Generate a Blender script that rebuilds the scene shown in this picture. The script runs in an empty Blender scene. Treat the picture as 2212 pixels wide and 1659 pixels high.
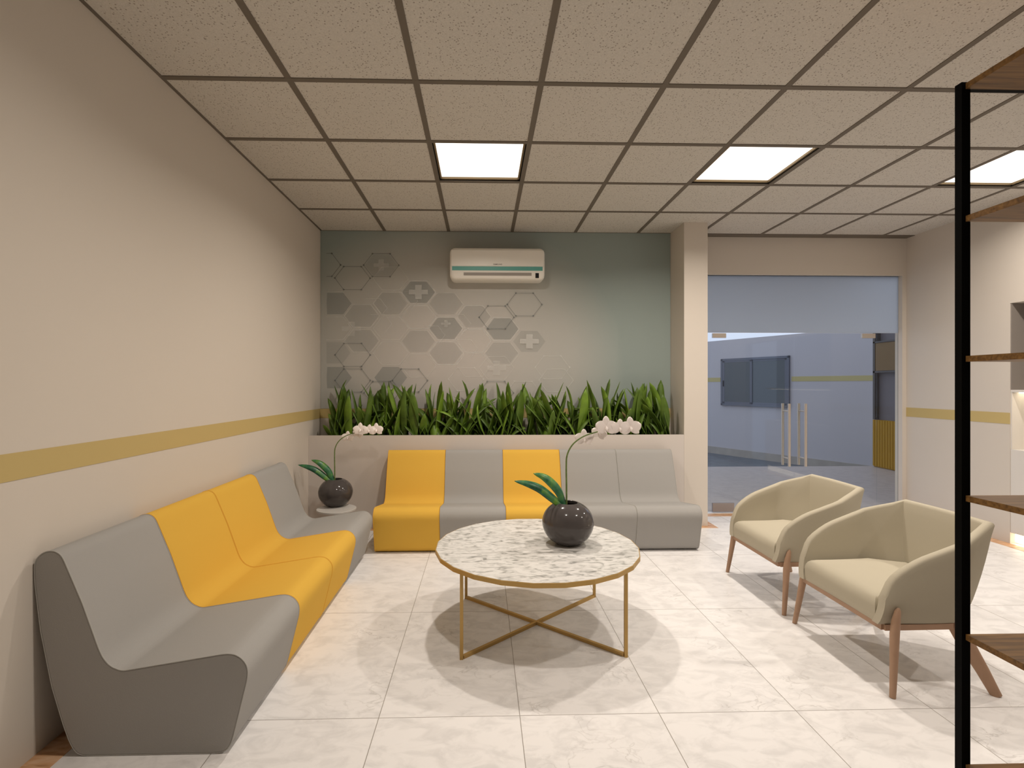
import bpy, bmesh, math, random
from mathutils import Vector, Matrix

sc = bpy.context.scene
col = sc.collection
random.seed(7)

# ------------------------------------------------------------------ camera
YAW = 0.027
W, H = 2212, 1659
F, CX, CY = 1106.0, 1071.6, 832.0
HC = 1.408
cam_d = bpy.data.cameras.new('camera')
cam = bpy.data.objects.new('camera', cam_d); col.objects.link(cam)
cam.location = (0, 0, HC)
cam.rotation_euler = (math.pi / 2, 0, -YAW)
cam_d.sensor_width = 36.0
cam_d.lens = F / W * 36.0
cam_d.shift_x = (W / 2 - CX) / W
cam_d.shift_y = (CY - H / 2) / W
cam_d.clip_start = 0.05
sc.camera = cam

# ------------------------------------------------------------------ view, world
sc.view_settings.view_transform = 'Standard'
sc.view_settings.look = 'None'
sc.view_settings.exposure = 0.05
sc.view_settings.gamma = 1.0
sc.view_settings.use_curve_mapping = False
wd = bpy.data.worlds.new('sky'); sc.world = wd
wd.use_nodes = True
wd.node_tree.nodes['Background'].inputs[0].default_value = (0.74, 0.82, 1.0, 1)
wd.node_tree.nodes['Background'].inputs[1].default_value = 1.0

# ------------------------------------------------------------------ room numbers
XL, XR = -1.70, 4.69            # left and right wall faces
ZC = HC + 1.627                 # ceiling height
YM = 5.43                       # mural wall
YD = 5.54                       # door wall
YB = -2.6                       # wall behind the camera
TX0, TY0, T = -1.699, 2.752, 0.672   # ceiling grid
LIGHT_CELLS = [(2, 1), (5, 1), (8, 1), (2, -2), (5, -2), (8, -2)]
LAMP_COL = (1.0, 0.90, 0.795)
LAMP_W = 24.5
LAMP_SPREAD = 155


def lamp_in(parent, loc, k=1.0):
    ld = bpy.data.lights.new('lamp', 'AREA')
    ld.shape = 'SQUARE'; ld.size = 0.09
    ld.energy = LAMP_W * k; ld.color = LAMP_COL; ld.spread = math.radians(LAMP_SPREAD)
    lo = bpy.data.objects.new('lamp', ld); col.objects.link(lo)
    lo.location = loc
    lo.parent = parent
    return lo


# ------------------------------------------------------------------ helpers
def s2l(c):
    def f(v):
        v /= 255.0
        return v / 12.92 if v <= 0.04045 else ((v + 0.055) / 1.055) ** 2.4
    return tuple(f(v) for v in c) + (1,)


def mat(name, color, rough=0.6, metal=0.0, spec=0.3, noise=None, bump=None, emit=None):
    """noise=(scale, amount) mottles the colour a little; bump=(scale, strength)"""
    m = bpy.data.materials.new(name); m.use_nodes = True
    nt = m.node_tree; b = nt.nodes['Principled BSDF']
    if len(color) == 3: color = tuple(color) + (1,)
    b.inputs['Base Color'].default_value = color
    b.inputs['Roughness'].default_value = rough
    b.inputs['Metallic'].default_value = metal
    b.inputs['Specular IOR Level'].default_value = spec
    tc = None
    if noise or bump:
        tc = nt.nodes.new('ShaderNodeTexCoord')
    if noise:
        n = nt.nodes.new('ShaderNodeTexNoise'); n.inputs['Scale'].default_value = noise[0]
        n.inputs['Detail'].default_value = 4
        nt.links.new(tc.outputs['Object'], n.inputs['Vector'])
        mx = nt.nodes.new('ShaderNodeMix'); mx.data_type = 'RGBA'
        k = noise[1]
        mx.inputs['A'].default_value = tuple(max(0, v * (1 - k)) for v in color[:3]) + (1,)
        mx.inputs['B'].default_value = tuple(min(1, v * (1 + k)) for v in color[:3]) + (1,)
        nt.links.new(n.outputs['Fac'], mx.inputs['Factor'])
        nt.links.new(mx.outputs['Result'], b.inputs['Base Color'])
    if bump:
        n2 = nt.nodes.new('ShaderNodeTexNoise'); n2.inputs['Scale'].default_value = bump[0]
        nt.links.new(tc.outputs['Object'], n2.inputs['Vector'])
        bp = nt.nodes.new('ShaderNodeBump'); bp.inputs['Strength'].default_value = bump[1]
        bp.inputs['Distance'].default_value = 0.002
        nt.links.new(n2.outputs['Fac'], bp.inputs['Height'])
        nt.links.new(bp.outputs['Normal'], b.inputs['Normal'])
    if emit:
        b.inputs['Emission Color'].default_value = tuple(emit[0]) + (1,)
        b.inputs['Emission Strength'].default_value = emit[1]
    return m


def box(bm, x0, x1, y0, y1, z0, z1, mi=0):
    vs = [bm.verts.new(p) for p in ((x0, y0, z0), (x1, y0, z0), (x1, y1, z0), (x0, y1, z0),
                                    (x0, y0, z1), (x1, y0, z1), (x1, y1, z1), (x0, y1, z1))]
    fs = []
    for f in ((0, 3, 2, 1), (4, 5, 6, 7), (0, 1, 5, 4), (1, 2, 6, 5), (2, 3, 7, 6), (3, 0, 4, 7)):
        fc = bm.faces.new([vs[i] for i in f]); fc.material_index = mi; fs.append(fc)
    return fs


def frame_of(d):
    d = d.normalized()
    up = Vector((0, 0, 1)) if abs(d.z) < 0.95 else Vector((0, 1, 0))
    a = d.cross(up).normalized(); b = a.cross(d).normalized()
    return a, b


def tube(bm, pts, rad, n=10, cap=True, square=False, mi=0):
    """round tube through pts; rad is a number, a list or a list of (ra, rb)"""
    pts = [Vector(p) for p in pts]
    rings = []
    a0 = None
    for i, p in enumerate(pts):
        if i == 0: d = pts[1] - pts[0]
        elif i == len(pts) - 1: d = pts[-1] - pts[-2]
        else: d = (pts[i + 1] - pts[i]).normalized() + (pts[i] - pts[i - 1]).normalized()
        d.normalize()
        if a0 is None: a, b = frame_of(d)
        else:
            a = (a0 - d * a0.dot(d)).normalized(); b = a.cross(d).normalized()
        a0 = a
        r = rad[i] if isinstance(rad, (list, tuple)) else rad
        ra, rb = r if isinstance(r, (list, tuple)) else (r, r)
        ring = []
        for k in range(n):
            t = 2 * math.pi * (k + 0.5) / n
            ring.append(bm.verts.new(p + a * (ra * math.cos(t)) + b * (rb * math.sin(t))))
        rings.append(ring)
    for i in range(len(rings) - 1):
        for k in range(n):
            f = bm.faces.new([rings[i][k], rings[i][(k + 1) % n], rings[i + 1][(k + 1) % n], rings[i + 1][k]])
            f.material_index = mi
    if cap:
        bm.faces.new(rings[0][::-1]).material_index = mi
        bm.faces.new(rings[-1]).material_index = mi
    return rings


def prism(bm, poly, z0, z1, mi=0):
    a = [bm.verts.new((p[0], p[1], z0)) for p in poly]
    b = [bm.verts.new((p[0], p[1], z1)) for p in poly]
    n = len(poly)
    bm.faces.new(a[::-1]).material_index = mi
    bm.faces.new(b).material_index = mi
    for i in range(n):
        bm.faces.new([a[i], a[(i + 1) % n], b[(i + 1) % n], b[i]]).material_index = mi


def lathe(bm, prof, n=48, c=(0, 0)):
    rings = []
    for r, z in prof:
        if r < 1e-5:
            rings.append([bm.verts.new((c[0], c[1], z))])
        else:
            rings.append([bm.verts.new((c[0] + r * math.cos(2 * math.pi * k / n), c[1] + r * math.sin(2 * math.pi * k / n), z)) for k in range(n)])
    for i in range(len(rings) - 1):
        A, B = rings[i], rings[i + 1]
        for k in range(n):
            if len(A) == 1: bm.faces.new([A[0], B[k], B[(k + 1) % n]])
            elif len(B) == 1: bm.faces.new([A[k], A[(k + 1) % n], B[0]])
            else: bm.faces.new([A[k], A[(k + 1) % n], B[(k + 1) % n], B[k]])


def obj(name, bm, mats, parent=None, smooth=None, loc=None, fix=True):
    if fix: bmesh.ops.recalc_face_normals(bm, faces=bm.faces)
    me = bpy.data.meshes.new(name); bm.to_mesh(me); bm.free()
    for m in (mats if isinstance(mats, (list, tuple)) else [mats]): me.materials.append(m)
    if smooth is not None:
        for p in me.polygons: p.use_smooth = True
        me.set_sharp_from_angle(angle=math.radians(smooth))
    o = bpy.data.objects.new(name, me); col.objects.link(o)
    if loc: o.location = loc
    if parent: o.parent = parent
    return o


def bevel(o, w, seg=2, ang=35):
    b = o.modifiers.new('bevel', 'BEVEL'); b.width = w; b.segments = seg
    b.limit_method = 'ANGLE'; b.angle_limit = math.radians(ang); b.harden_normals = False
    return o


def tag(o, label, cat, group=None, kind=None):
    o['label'] = label; o['category'] = cat
    if group: o['group'] = group
    if kind: o['kind'] = kind
    return o


def thing(name, loc, label, cat, group=None, rz=0):
    o = bpy.data.objects.new(name, None); col.objects.link(o)
    o.empty_display_size = 0.1
    o.location = loc; o.rotation_euler = (0, 0, rz)
    return tag(o, label, cat, group)


def struct(name, bm, m, smooth=None):
    o = obj(name, bm, m, smooth=smooth); o['kind'] = 'structure'
    return o


def copy_tree(o, parent=None):
    c = o.copy(); col.objects.link(c)
    c.parent = parent
    for ch in list(o.children): copy_tree(ch, c)
    return c


def BM(): return bmesh.new()


def catmull(pts, n):
    pts = [Vector(p) for p in pts]
    P = [2 * pts[0] - pts[1]] + pts + [2 * pts[-1] - pts[-2]]
    out = []
    for i in range(1, len(P) - 2):
        for k in range(n):
            t = k / n
            a, b, c, d = P[i - 1], P[i], P[i + 1], P[i + 2]
            out.append(0.5 * ((2 * b) + (c - a) * t + (2 * a - 5 * b + 4 * c - d) * t * t + (3 * b - a - 3 * c + d) * t ** 3))
    out.append(pts[-1])
    return out


# ------------------------------------------------------------------ materials
M = {}
M['wall'] = mat('wall_paint', (0.68, 0.62, 0.55), 0.75, spec=0.15, noise=(1.5, 0.01))
M['planter_wall'] = mat('planter_paint', (0.64, 0.585, 0.54), 0.45, spec=0.25)
M['stripe'] = mat('gold_stripe_paint', (0.57, 0.44, 0.19), 0.7, spec=0.15)
M['grid'] = mat('ceiling_grid_metal', (0.165, 0.14, 0.112), 0.6, spec=0.2)
M['fabric_grey'] = mat('grey_fabric', (0.375, 0.365, 0.35), 0.85, spec=0.12, bump=(260, 0.15))
M['fabric_yellow'] = mat('mustard_yellow_fabric', (0.76, 0.46, 0.075), 0.85, spec=0.12, bump=(260, 0.15))
M['piping_grey'] = mat('grey_piping', (0.42, 0.41, 0.385), 0.8, spec=0.15)
M['piping_yellow'] = mat('mustard_piping', (0.78, 0.43, 0.065), 0.8, spec=0.15)
M['armchair'] = mat('cream_beige_upholstery', (0.50, 0.455, 0.355), 0.85, spec=0.15, bump=(300, 0.12))
M['oak'] = mat('light_brown_wood', (0.42, 0.265, 0.175), 0.5, noise=(14, 0.12))
M['gold'] = mat('brushed_gold_metal', (0.52, 0.33, 0.105), 0.42, metal=0.35, spec=0.5)
M['pot'] = mat('dark_glazed_ceramic', (0.078, 0.069, 0.067), 0.09, spec=0.32)
M['pot_inside'] = mat('pot_soil', (0.008, 0.007, 0.006), 0.9)
M['petal'] = mat('pale_petal', (0.92, 0.84, 0.80), 0.6)
M['stem'] = mat('green_stem', (0.14, 0.20, 0.06), 0.55, noise=(60, 0.6))
M['black'] = mat('black_steel', (0.002, 0.002, 0.002), 0.6, spec=0.05)
M['white_ac'] = mat('white_plastic', (0.90, 0.87, 0.81), 0.35, spec=0.4)
M['teal'] = mat('teal_strip', (0.13, 0.40, 0.36), 0.4)
M['slot'] = mat('grey_louver', (0.33, 0.30, 0.27), 0.5)
M['print_black'] = mat('black_print', (0.01, 0.01, 0.012), 0.4)
M['print_dark'] = mat('dark_grey_print', (0.10, 0.09, 0.085), 0.5)
M['steel'] = mat('satin_steel', (0.56, 0.50, 0.44), 0.35, metal=0.6)
M['steel_dark'] = mat('brushed_dark_steel', (0.36, 0.32, 0.31), 0.45, metal=0.4)
M['soil'] = mat('planter_soil', (0.03, 0.022, 0.015), 0.95, noise=(30, 0.5))
M['white_top'] = mat('white_lacquer', (0.62, 0.60, 0.57), 0.35)
M['out_wall'] = mat('courtyard_wall_paint', (0.56, 0.53, 0.54), 0.8, spec=0.1)
M['out_stripe'] = mat('courtyard_stripe_paint', (0.55, 0.47, 0.23), 0.8, spec=0.1)
M['win_frame'] = mat('dark_grey_aluminium', (0.16, 0.17, 0.205), 0.5)
M['win_pane'] = mat('dark_tinted_pane', (0.10, 0.115, 0.125), 0.25, spec=0.4)
M['dark_floor'] = mat('dark_paving', (0.16, 0.175, 0.19), 0.7, noise=(6, 0.3))
M['stone'] = mat('beige_stone', (0.42, 0.38, 0.33), 0.6, noise=(5, 0.2))
M['yellow_panel'] = mat('ochre_fluted_panel', (0.46, 0.25, 0.012), 0.5)
M['brown_panel'] = mat('brown_cabinet_panel', (0.20, 0.12, 0.045), 0.5)
M['grey_panel'] = mat('grey_cabinet_panel', (0.17, 0.15, 0.155), 0.5)


def floor_mat(name, x0, y0, tw, td, base=(0.87, 0.855, 0.85), grout=(0.33, 0.30, 0.27)):
    m = bpy.data.materials.new(name); m.use_nodes = True
    nt = m.node_tree; L = nt.links; b = nt.nodes['Principled BSDF']
    N = lambda t: nt.nodes.new(t)
    b.inputs['Roughness'].default_value = 0.38
    b.inputs['Specular IOR Level'].default_value = 0.25
    tc = N('ShaderNodeTexCoord')
    sp = N('ShaderNodeSeparateXYZ'); L.new(tc.outputs['Object'], sp.inputs[0])

    def math_(op, a, bb=None):
        n = N('ShaderNodeMath'); n.operation = op
        for i, v in enumerate((a, bb)):
            if v is None: continue
            if isinstance(v, (int, float)): n.inputs[i].default_value = v
            else: L.new(v, n.inputs[i])
        return n.outputs[0]

    def line(o, off, size, hw):
        t = math_('DIVIDE', math_('SUBTRACT', o, off), size)
        r = math_('ROUND', t)
        d = math_('MULTIPLY', math_('ABSOLUTE', math_('SUBTRACT', t, r)), size)
        return math_('LESS_THAN', d, hw), math_('FLOOR', t)
    lx, ix = line(sp.outputs[0], x0, tw, 0.0016)
    ly, iy = line(sp.outputs[1], y0, td, 0.0016)
    lines = math_('MAXIMUM', lx, ly)
    # every slab shifts its veins
    off = N('ShaderNodeCombineXYZ')
    L.new(math_('MULTIPLY', ix, 3.17), off.inputs[0]); L.new(math_('MULTIPLY', iy, 5.41), off.inputs[1])
    add = N('ShaderNodeVectorMath'); add.operation = 'ADD'
    L.new(tc.outputs['Object'], add.inputs[0]); L.new(off.outputs[0], add.inputs[1])
    mp = N('ShaderNodeMapping'); mp.inputs['Rotation'].default_value = (0, 0, 0.75)
    mp.inputs['Scale'].default_value = (1.0, 1.7, 1)
    L.new(add.outputs[0], mp.inputs['Vector'])
    n1 = N('ShaderNodeTexNoise'); n1.inputs['Scale'].default_value = 7.5; n1.inputs['Detail'].default_value = 9
    n1.inputs['Roughness'].default_value = 0.62; n1.inputs['Distortion'].default_value = 0.8
    L.new(mp.outputs[0], n1.inputs['Vector'])
    r1 = N('ShaderNodeValToRGB'); r1.color_ramp.elements[0].position = 0.36; r1.color_ramp.elements[1].position = 0.56
    r1.color_ramp.elements[0].color = tuple(v * 0.86 for v in base) + (1,)
    r1.color_ramp.elements[1].color = tuple(base) + (1,)
    L.new(n1.outputs['Fac'], r1.inputs[0])
    n2 = N('ShaderNodeTexNoise'); n2.inputs['Scale'].default_value = 6; n2.inputs['Detail'].default_value = 5
    n2.inputs['Distortion'].default_value = 0.7
    L.new(mp.outputs[0], n2.inputs['Vector'])
    v = math_('ABSOLUTE', math_('SUBTRACT', n2.outputs['Fac'], 0.5))
    r2 = N('ShaderNodeValToRGB'); r2.color_ramp.elements[0].position = 0.0; r2.color_ramp.elements[1].position = 0.018
    r2.color_ramp.elements[0].color = (1, 1, 1, 1); r2.color_ramp.elements[1].color = (0, 0, 0, 1)
    L.new(v, r2.inputs[0])
    n3 = N('ShaderNodeTexNoise'); n3.inputs['Scale'].default_value = 2.3
    L.new(add.outputs[0], n3.inputs['Vector'])
    r3 = N('ShaderNodeValToRGB'); r3.color_ramp.elements[0].position = 0.52; r3.color_ramp.elements[1].position = 0.72
    L.new(n3.outputs['Fac'], r3.inputs[0])
    vein = math_('MULTIPLY', math_('MULTIPLY', r2.outputs[0], r3.outputs[0]), 0.6)
    mx = N('ShaderNodeMix'); mx.data_type = 'RGBA'
    L.new(vein, mx.inputs['Factor']); L.new(r1.outputs[0], mx.inputs['A'])
    mx.inputs['B'].default_value = (0.42, 0.40, 0.38, 1)
    mg = N('ShaderNodeMix'); mg.data_type = 'RGBA'
    L.new(lines, mg.inputs['Factor']); L.new(mx.outputs['Result'], mg.inputs['A'])
    mg.inputs['B'].default_value = tuple(grout) + (1,)
    L.new(mg.outputs['Result'], b.inputs['Base Color'])
    return m


M['floor'] = floor_mat('white_marble_tiles', -0.438, 3.186, 0.598, 1.008)
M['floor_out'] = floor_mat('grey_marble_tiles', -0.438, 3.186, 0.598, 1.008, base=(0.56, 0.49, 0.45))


def ramp_mat(name, scale, stops, rough=0.5, mapping=(1, 1, 1), rot=(0, 0, 0), detail=6, dist=0.6, spec=0.3):
    m = bpy.data.materials.new(name); m.use_nodes = True
    nt = m.node_tree; L = nt.links; b = nt.nodes['Principled BSDF']
    b.inputs['Roughness'].default_value = rough; b.inputs['Specular IOR Level'].default_value = spec
    tc = nt.nodes.new('ShaderNodeTexCoord'); mp = nt.nodes.new('ShaderNodeMapping')
    mp.inputs['Scale'].default_value = mapping; mp.inputs['Rotation'].default_value = rot
    n = nt.nodes.new('ShaderNodeTexNoise'); n.inputs['Scale'].default_value = scale
    n.inputs['Detail'].default_value = detail; n.inputs['Distortion'].default_value = dist
    r = nt.nodes.new('ShaderNodeValToRGB')
    L.new(tc.outputs['Object'], mp.inputs[0]); L.new(mp.outputs[0], n.inputs['Vector']); L.new(n.outputs['Fac'], r.inputs[0])
    e = r.color_ramp.elements
    e[0].position, e[0].color = stops[0][0], tuple(stops[0][1]) + (1,)
    e[1].position, e[1].color = stops[-1][0], tuple(stops[-1][1]) + (1,)
    for p, c in stops[1:-1]:
        q = e.new(p); q.color = tuple(c) + (1,)
    L.new(r.outputs[0], b.inputs['Base Color'])
    return m


M['border'] = ramp_mat('tan_marble_border', 9, [(0.3, (0.42, 0.20, 0.09)), (0.5, (0.68, 0.40, 0.22)), (0.7, (0.80, 0.56, 0.38))], 0.4, (1, 3, 1), (0, 0, 0.6))
M['table_marble'] = ramp_mat('white_grey_marble', 17, [(0.33, (0.30, 0.295, 0.28)), (0.45, (0.62, 0.61, 0.585)), (0.56, (0.76, 0.745, 0.72))], 0.3, (0.8, 1.7, 1), (0, 0, 0.35), 9, 1.2)
M['shelf_wood'] = ramp_mat('walnut_brown_wood', 5, [(0.3, (0.10, 0.048, 0.012)), (0.5, (0.185, 0.092, 0.024)), (0.7, (0.25, 0.13, 0.036))], 0.5, (0.8, 14, 14), (0, 0, 0))
M['leaf'] = ramp_mat('green_leaf', 5, [(0.3, (0.040, 0.080, 0.008)), (0.55, (0.095, 0.165, 0.018)), (0.75, (0.17, 0.26, 0.035))], 0.45, (1, 1, 1), (0, 0, 0), 3, 0.2, 0.35)
M['leaf_b'] = ramp_mat('light_green_leaf', 5, [(0.3, (0.09, 0.16, 0.016)), (0.55, (0.17, 0.29, 0.028)), (0.75, (0.27, 0.42, 0.06))], 0.45, (1, 1, 1), (0, 0, 0), 3, 0.2, 0.35)
M['orchid_leaf'] = ramp_mat('mottled_orchid_leaf', 16, [(0.35, (0.010, 0.075, 0.040)), (0.5, (0.035, 0.17, 0.07)), (0.68, (0.13, 0.28, 0.03))], 0.35, (1, 1, 1), (0, 0, 0), 3, 0.5, 0.5)


def ceiling_mat():
    m = bpy.data.materials.new('pinhole_ceiling_tile'); m.use_nodes = True
    nt = m.node_tree; L = nt.links; b = nt.nodes['Principled BSDF']
    b.inputs['Roughness'].default_value = 0.9; b.inputs['Specular IOR Level'].default_value = 0.1
    tc = nt.nodes.new('ShaderNodeTexCoord')
    v = nt.nodes.new('ShaderNodeTexVoronoi'); v.inputs['Scale'].default_value = 70
    n = nt.nodes.new('ShaderNodeTexNoise'); n.inputs['Scale'].default_value = 38; n.inputs['Detail'].default_value = 2
    n2 = nt.nodes.new('ShaderNodeTexNoise'); n2.inputs['Scale'].default_value = 160
    for k in (v, n, n2): L.new(tc.outputs['Object'], k.inputs['Vector'])
    a = nt.nodes.new('ShaderNodeMath'); a.operation = 'LESS_THAN'; a.inputs[1].default_value = 0.26
    L.new(v.outputs['Distance'], a.inputs[0])
    c = nt.nodes.new('ShaderNodeMath'); c.operation = 'GREATER_THAN'; c.inputs[1].default_value = 0.46
    L.new(n.outputs['Fac'], c.inputs[0])
    d = nt.nodes.new('ShaderNodeMath'); d.operation = 'MULTIPLY'
    L.new(a.outputs[0], d.inputs[0]); L.new(c.outputs[0], d.inputs[1])
    e = nt.nodes.new('ShaderNodeMath'); e.operation = 'MULTIPLY'; e.inputs[1].default_value = 0.62
    L.new(d.outputs[0], e.inputs[0])
    r = nt.nodes.new('ShaderNodeValToRGB')
    r.color_ramp.elements[0].position = 0.35; r.color_ramp.elements[0].color = (0.58, 0.55, 0.50, 1)
    r.color_ramp.elements[1].position = 0.65; r.color_ramp.elements[1].color = (0.65, 0.615, 0.56, 1)
    L.new(n2.outputs['Fac'], r.inputs[0])
    mx = nt.nodes.new('ShaderNodeMix'); mx.data_type = 'RGBA'
    L.new(e.outputs[0], mx.inputs['Factor']); L.new(r.outputs[0], mx.inputs['A'])
    mx.inputs['B'].default_value = (0.17, 0.13, 0.10, 1)
    L.new(mx.outputs['Result'], b.inputs['Base Color'])
    return m


M['ceiling'] = ceiling_mat()


def glass_mat():
    m = bpy.data.materials.new('clear_glass'); m.use_nodes = True
    nt = m.node_tree; nt.nodes.clear()
    o = nt.nodes.new('ShaderNodeOutputMaterial'); t = nt.nodes.new('ShaderNodeBsdfTransparent')
    t.inputs[0].default_value = (0.93, 0.95, 0.96, 1)
    g = nt.nodes.new('ShaderNodeBsdfGlossy'); g.inputs['Roughness'].default_value = 0.02
    mx = nt.nodes.new('ShaderNodeMixShader'); mx.inputs[0].default_value = 0.02
    nt.links.new(t.outputs[0], mx.inputs[1]); nt.links.new(g.outputs[0], mx.inputs[2]); nt.links.new(mx.outputs[0], o.inputs[0])
    return m


def frosted_mat():
    m = bpy.data.materials.new('frosted_glass'); m.use_nodes = True
    nt = m.node_tree; nt.nodes.clear()
    o = nt.nodes.new('ShaderNodeOutputMaterial'); t = nt.nodes.new('ShaderNodeBsdfTranslucent')
    t.inputs[0].default_value = (0.84, 0.86, 0.88, 1)
    g = nt.nodes.new('ShaderNodeBsdfDiffuse'); g.inputs[0].default_value = (0.50, 0.55, 0.60, 1)
    mx = nt.nodes.new('ShaderNodeMixShader'); mx.inputs[0].default_value = 0.22
    nt.links.new(t.outputs[0], mx.inputs[1]); nt.links.new(g.outputs[0], mx.inputs[2]); nt.links.new(mx.outputs[0], o.inputs[0])
    return m


M['glass'] = glass_mat()
M['frosted'] = frosted_mat()
M['diffuser'] = mat('lit_diffuser', (0.9, 0.88, 0.85), 0.5, emit=((1.0, 0.95, 0.86), 1.6))
M['lamp_frame'] = mat('bronze_lamp_frame', (0.22, 0.16, 0.09), 0.5, metal=0.3)
M['lamp_gap'] = mat('black_lamp_gap', (0.01, 0.008, 0.006), 0.8)
M['led'] = mat('warm_led_strip', (0.9, 0.85, 0.75), 0.5, emit=((1.0, 0.86, 0.62), 3.0))

# ================================================================== ROOM SHELL
STR_Z0, STR_Z1 = 1.062, 1.162
TH = 0.12
bm = BM(); box(bm, XL - TH, XR + 0.7, YB - TH, YD + 0.10, -0.06, 0.0); struct('floor', bm, M['floor'])

# tan marble border laid flush along the foot of the walls
bm = BM()
box(bm, XL, XL + 0.11, YB, 5.06, 0.0, 0.0015)
box(bm, XR - 0.11, XR, YB, 5.43, 0.0, 0.0015)
box(bm, 2.253, XR, 5.43, YD, 0.0, 0.0015)
box(bm, XL + 0.11, 2.253 + 0.075, 4.985, 5.06, 0.0, 0.0015)
box(bm, 2.253, 2.328, 5.06, 5.43, 0.0, 0.0015)
struct('trim_1', bm, M['border'])

bm = BM(); box(bm, XL - TH, XL, YB - TH, YD + 0.10, 0, ZC + 0.1); struct('wall_left', bm, M['wall'])
bm = BM(); box(bm, XL, XR + 0.7, YB - TH, YB, 0, ZC + 0.1); struct('wall_rear', bm, M['wall'])
bm = BM(); box(bm, XL, 2.02, YM, YM + 0.12, 0, ZC + 0.1); struct('wall_back', bm, M['wall'])
# right wall: solid next to the door, a header over the built-in recess
bm = BM()
box(bm, XR, XR + TH, 4.426, YD + 0.10, 0, ZC + 0.1)
box(bm, XR, XR + TH, YB, 4.426, 2.136, ZC + 0.1)
box(bm, XR, XR + TH, YB, 2.2, 0, 2.136)
box(bm, XR + 0.62, XR + 0.70, 2.1, 4.6, 0, 2.4)
box(bm, XR + TH, XR + 0.70, 4.426, 4.52, 0, 2.4)
struct('wall_right', bm, M['wall'])
# door wall: lintel and slim right jamb
DX0, DX1, DZ = 2.253, 4.645, 2.62
bm = BM()
box(bm, DX0, XR, YD, YD + 0.10, DZ, ZC + 0.1)
box(bm, DX1, XR, YD, YD + 0.10, 0, DZ)
struct('wall_front', bm, M['wall'])
bm = BM(); box(bm, 2.015, 2.253, 5.06, YD + 0.14, 0, ZC + 0.1)
o = obj('pillar', bm, M['wall']); o['kind'] = 'structure'

# gold stripes
bm = BM(); box(bm, XL, XL + 0.002, YB, YM, STR_Z0, STR_Z1); struct('trim_2', bm, M['stripe'])
bm = BM(); box(bm, XL + 0.002, 2.013, YM - 0.002, YM, STR_Z0, STR_Z1); struct('trim_3', bm, M['stripe'])
bm = BM(); box(bm, XR - 0.002, XR, 4.426, YD, STR_Z0, STR_Z1); struct('trim_4', bm, M['stripe'])

# ceiling tiles, skipping the light openings
bm = BM()
for i in range(-1, 10):
    for j in range(-9, 4):
        if (i, j) in LIGHT_CELLS: continue
        xa, xb = TX0 + T * i, TX0 + T * (i + 1)
        ya, yb = TY0 + T * j, TY0 + T * (j + 1)
        if i == -1: continue
        if i == 9: xb = XR + 0.7
        if j == -9: ya = YB - TH
        if j == 3: yb = YM
        vs = [bm.verts.new(p) for p in ((xa, ya, ZC), (xa, yb, ZC), (xb, yb, ZC), (xb, ya, ZC))]
        bm.faces.new(vs)
vs = [bm.verts.new(p) for p in ((XL - .1, YM, ZC), (XL - .1, YD + .1, ZC), (XR + .7, YD + .1, ZC), (XR + .7, YM, ZC))]
bm.faces.new(vs)
# plenum above so that no daylight leaks in
box(bm, XL - TH, XR + 0.8, YB - TH, YD + 0.10, ZC + 0.22, ZC + 0.26)
box(bm, XL - TH, XL - TH + .01, YB - TH, YD + 0.10, ZC + 0.05, ZC + 0.26)
box(bm, XL - TH, XR + 0.8, YD + 0.09, YD + 0.10, ZC + 0.05, ZC + 0.26)
box(bm, XL - TH, XR + 0.8, YB - TH, YB - TH + .01, ZC + 0.05, ZC + 0.26)
box(bm, XR + 0.79, XR + 0.8, YB - TH, YD + 0.10, 2.3, ZC + 0.26)
struct('ceiling', bm, M['ceiling'])

bm = BM()
hw = 0.0165
zg0, zg1 = ZC - 0.004, ZC + 0.012
for i in range(1, 10):
    x = TX0 + T * i
    box(bm, x - hw, x + hw, YB, YM if x < 2.2 else YD, zg0, zg1)
box(bm, XL, XL + 0.017, YB, YM, zg0, zg1)
for j in range(-8, 4):
    y = TY0 + T * j
    box(bm, XL, XR, y - hw, y + hw, zg0 - 0.0005, zg1)
box(bm, XL, 2.015, YM - 0.008, YM, zg0, zg1)
box(bm, 2.253, XR, YM - 0.005, YD, zg0 - 0.001, zg1)
struct('trim_5', bm, M['grid'])

# ceiling light panels
PL = {(2, 1): 'square lit ceiling panel above the air conditioner side, left of three',
      (5, 1): 'square lit ceiling panel in the middle of the visible row of three',
      (8, 1): 'square lit ceiling panel at right, partly behind the black shelf post',
      (2, -2): 'lit ceiling panel overhead on the left, outside the picture',
      (5, -2): 'lit ceiling panel overhead in the middle, outside the picture',
      (8, -2): 'lit ceiling panel overhead on the right, outside the picture'}
for (i, j) in LIGHT_CELLS:
    cx, cy = TX0 + T * (i + .5), TY0 + T * (j + .5)
    t = thing('ceiling_light', (cx, cy, ZC), PL[(i, j)], 'ceiling light', 'square ceiling light panels')
    h = T / 2 - hw + 0.004
    bm = BM()
    for (a, b2, c, d) in ((-h, h, -h, -h + .006), (-h, h, h - .006, h), (-h, -h + .006, -h, h), (h - .006, h, -h, h)):
        box(bm, a, b2, c, d, 0.002, 0.06)
    box(bm, -h, h, -h, h, 0.055, 0.065)
    obj('housing', bm, M['lamp_gap'], t)
    bm = BM(); g = h - 0.012
    for (a, b2, c, d) in ((-g, g, -g, -g + .012), (-g, g, g - .012, g), (-g, -g + .012, -g, g), (g - .012, g, -g, g)):
        box(bm, a, b2, c, d, 0.006, 0.030)
    obj('frame', bm, M['lamp_frame'], t)
    bm = BM(); q = g - 0.010
    box(bm, -q, q, -q, q, 0.022, 0.030)
    obj('diffuser', bm, M['diffuser'], t)
    lamp_in(t, (0, 0, 0.018), {2: 1.0, 5: 1.12, 8: 0.8}[i] if j == 1 else 0.65)

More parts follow.
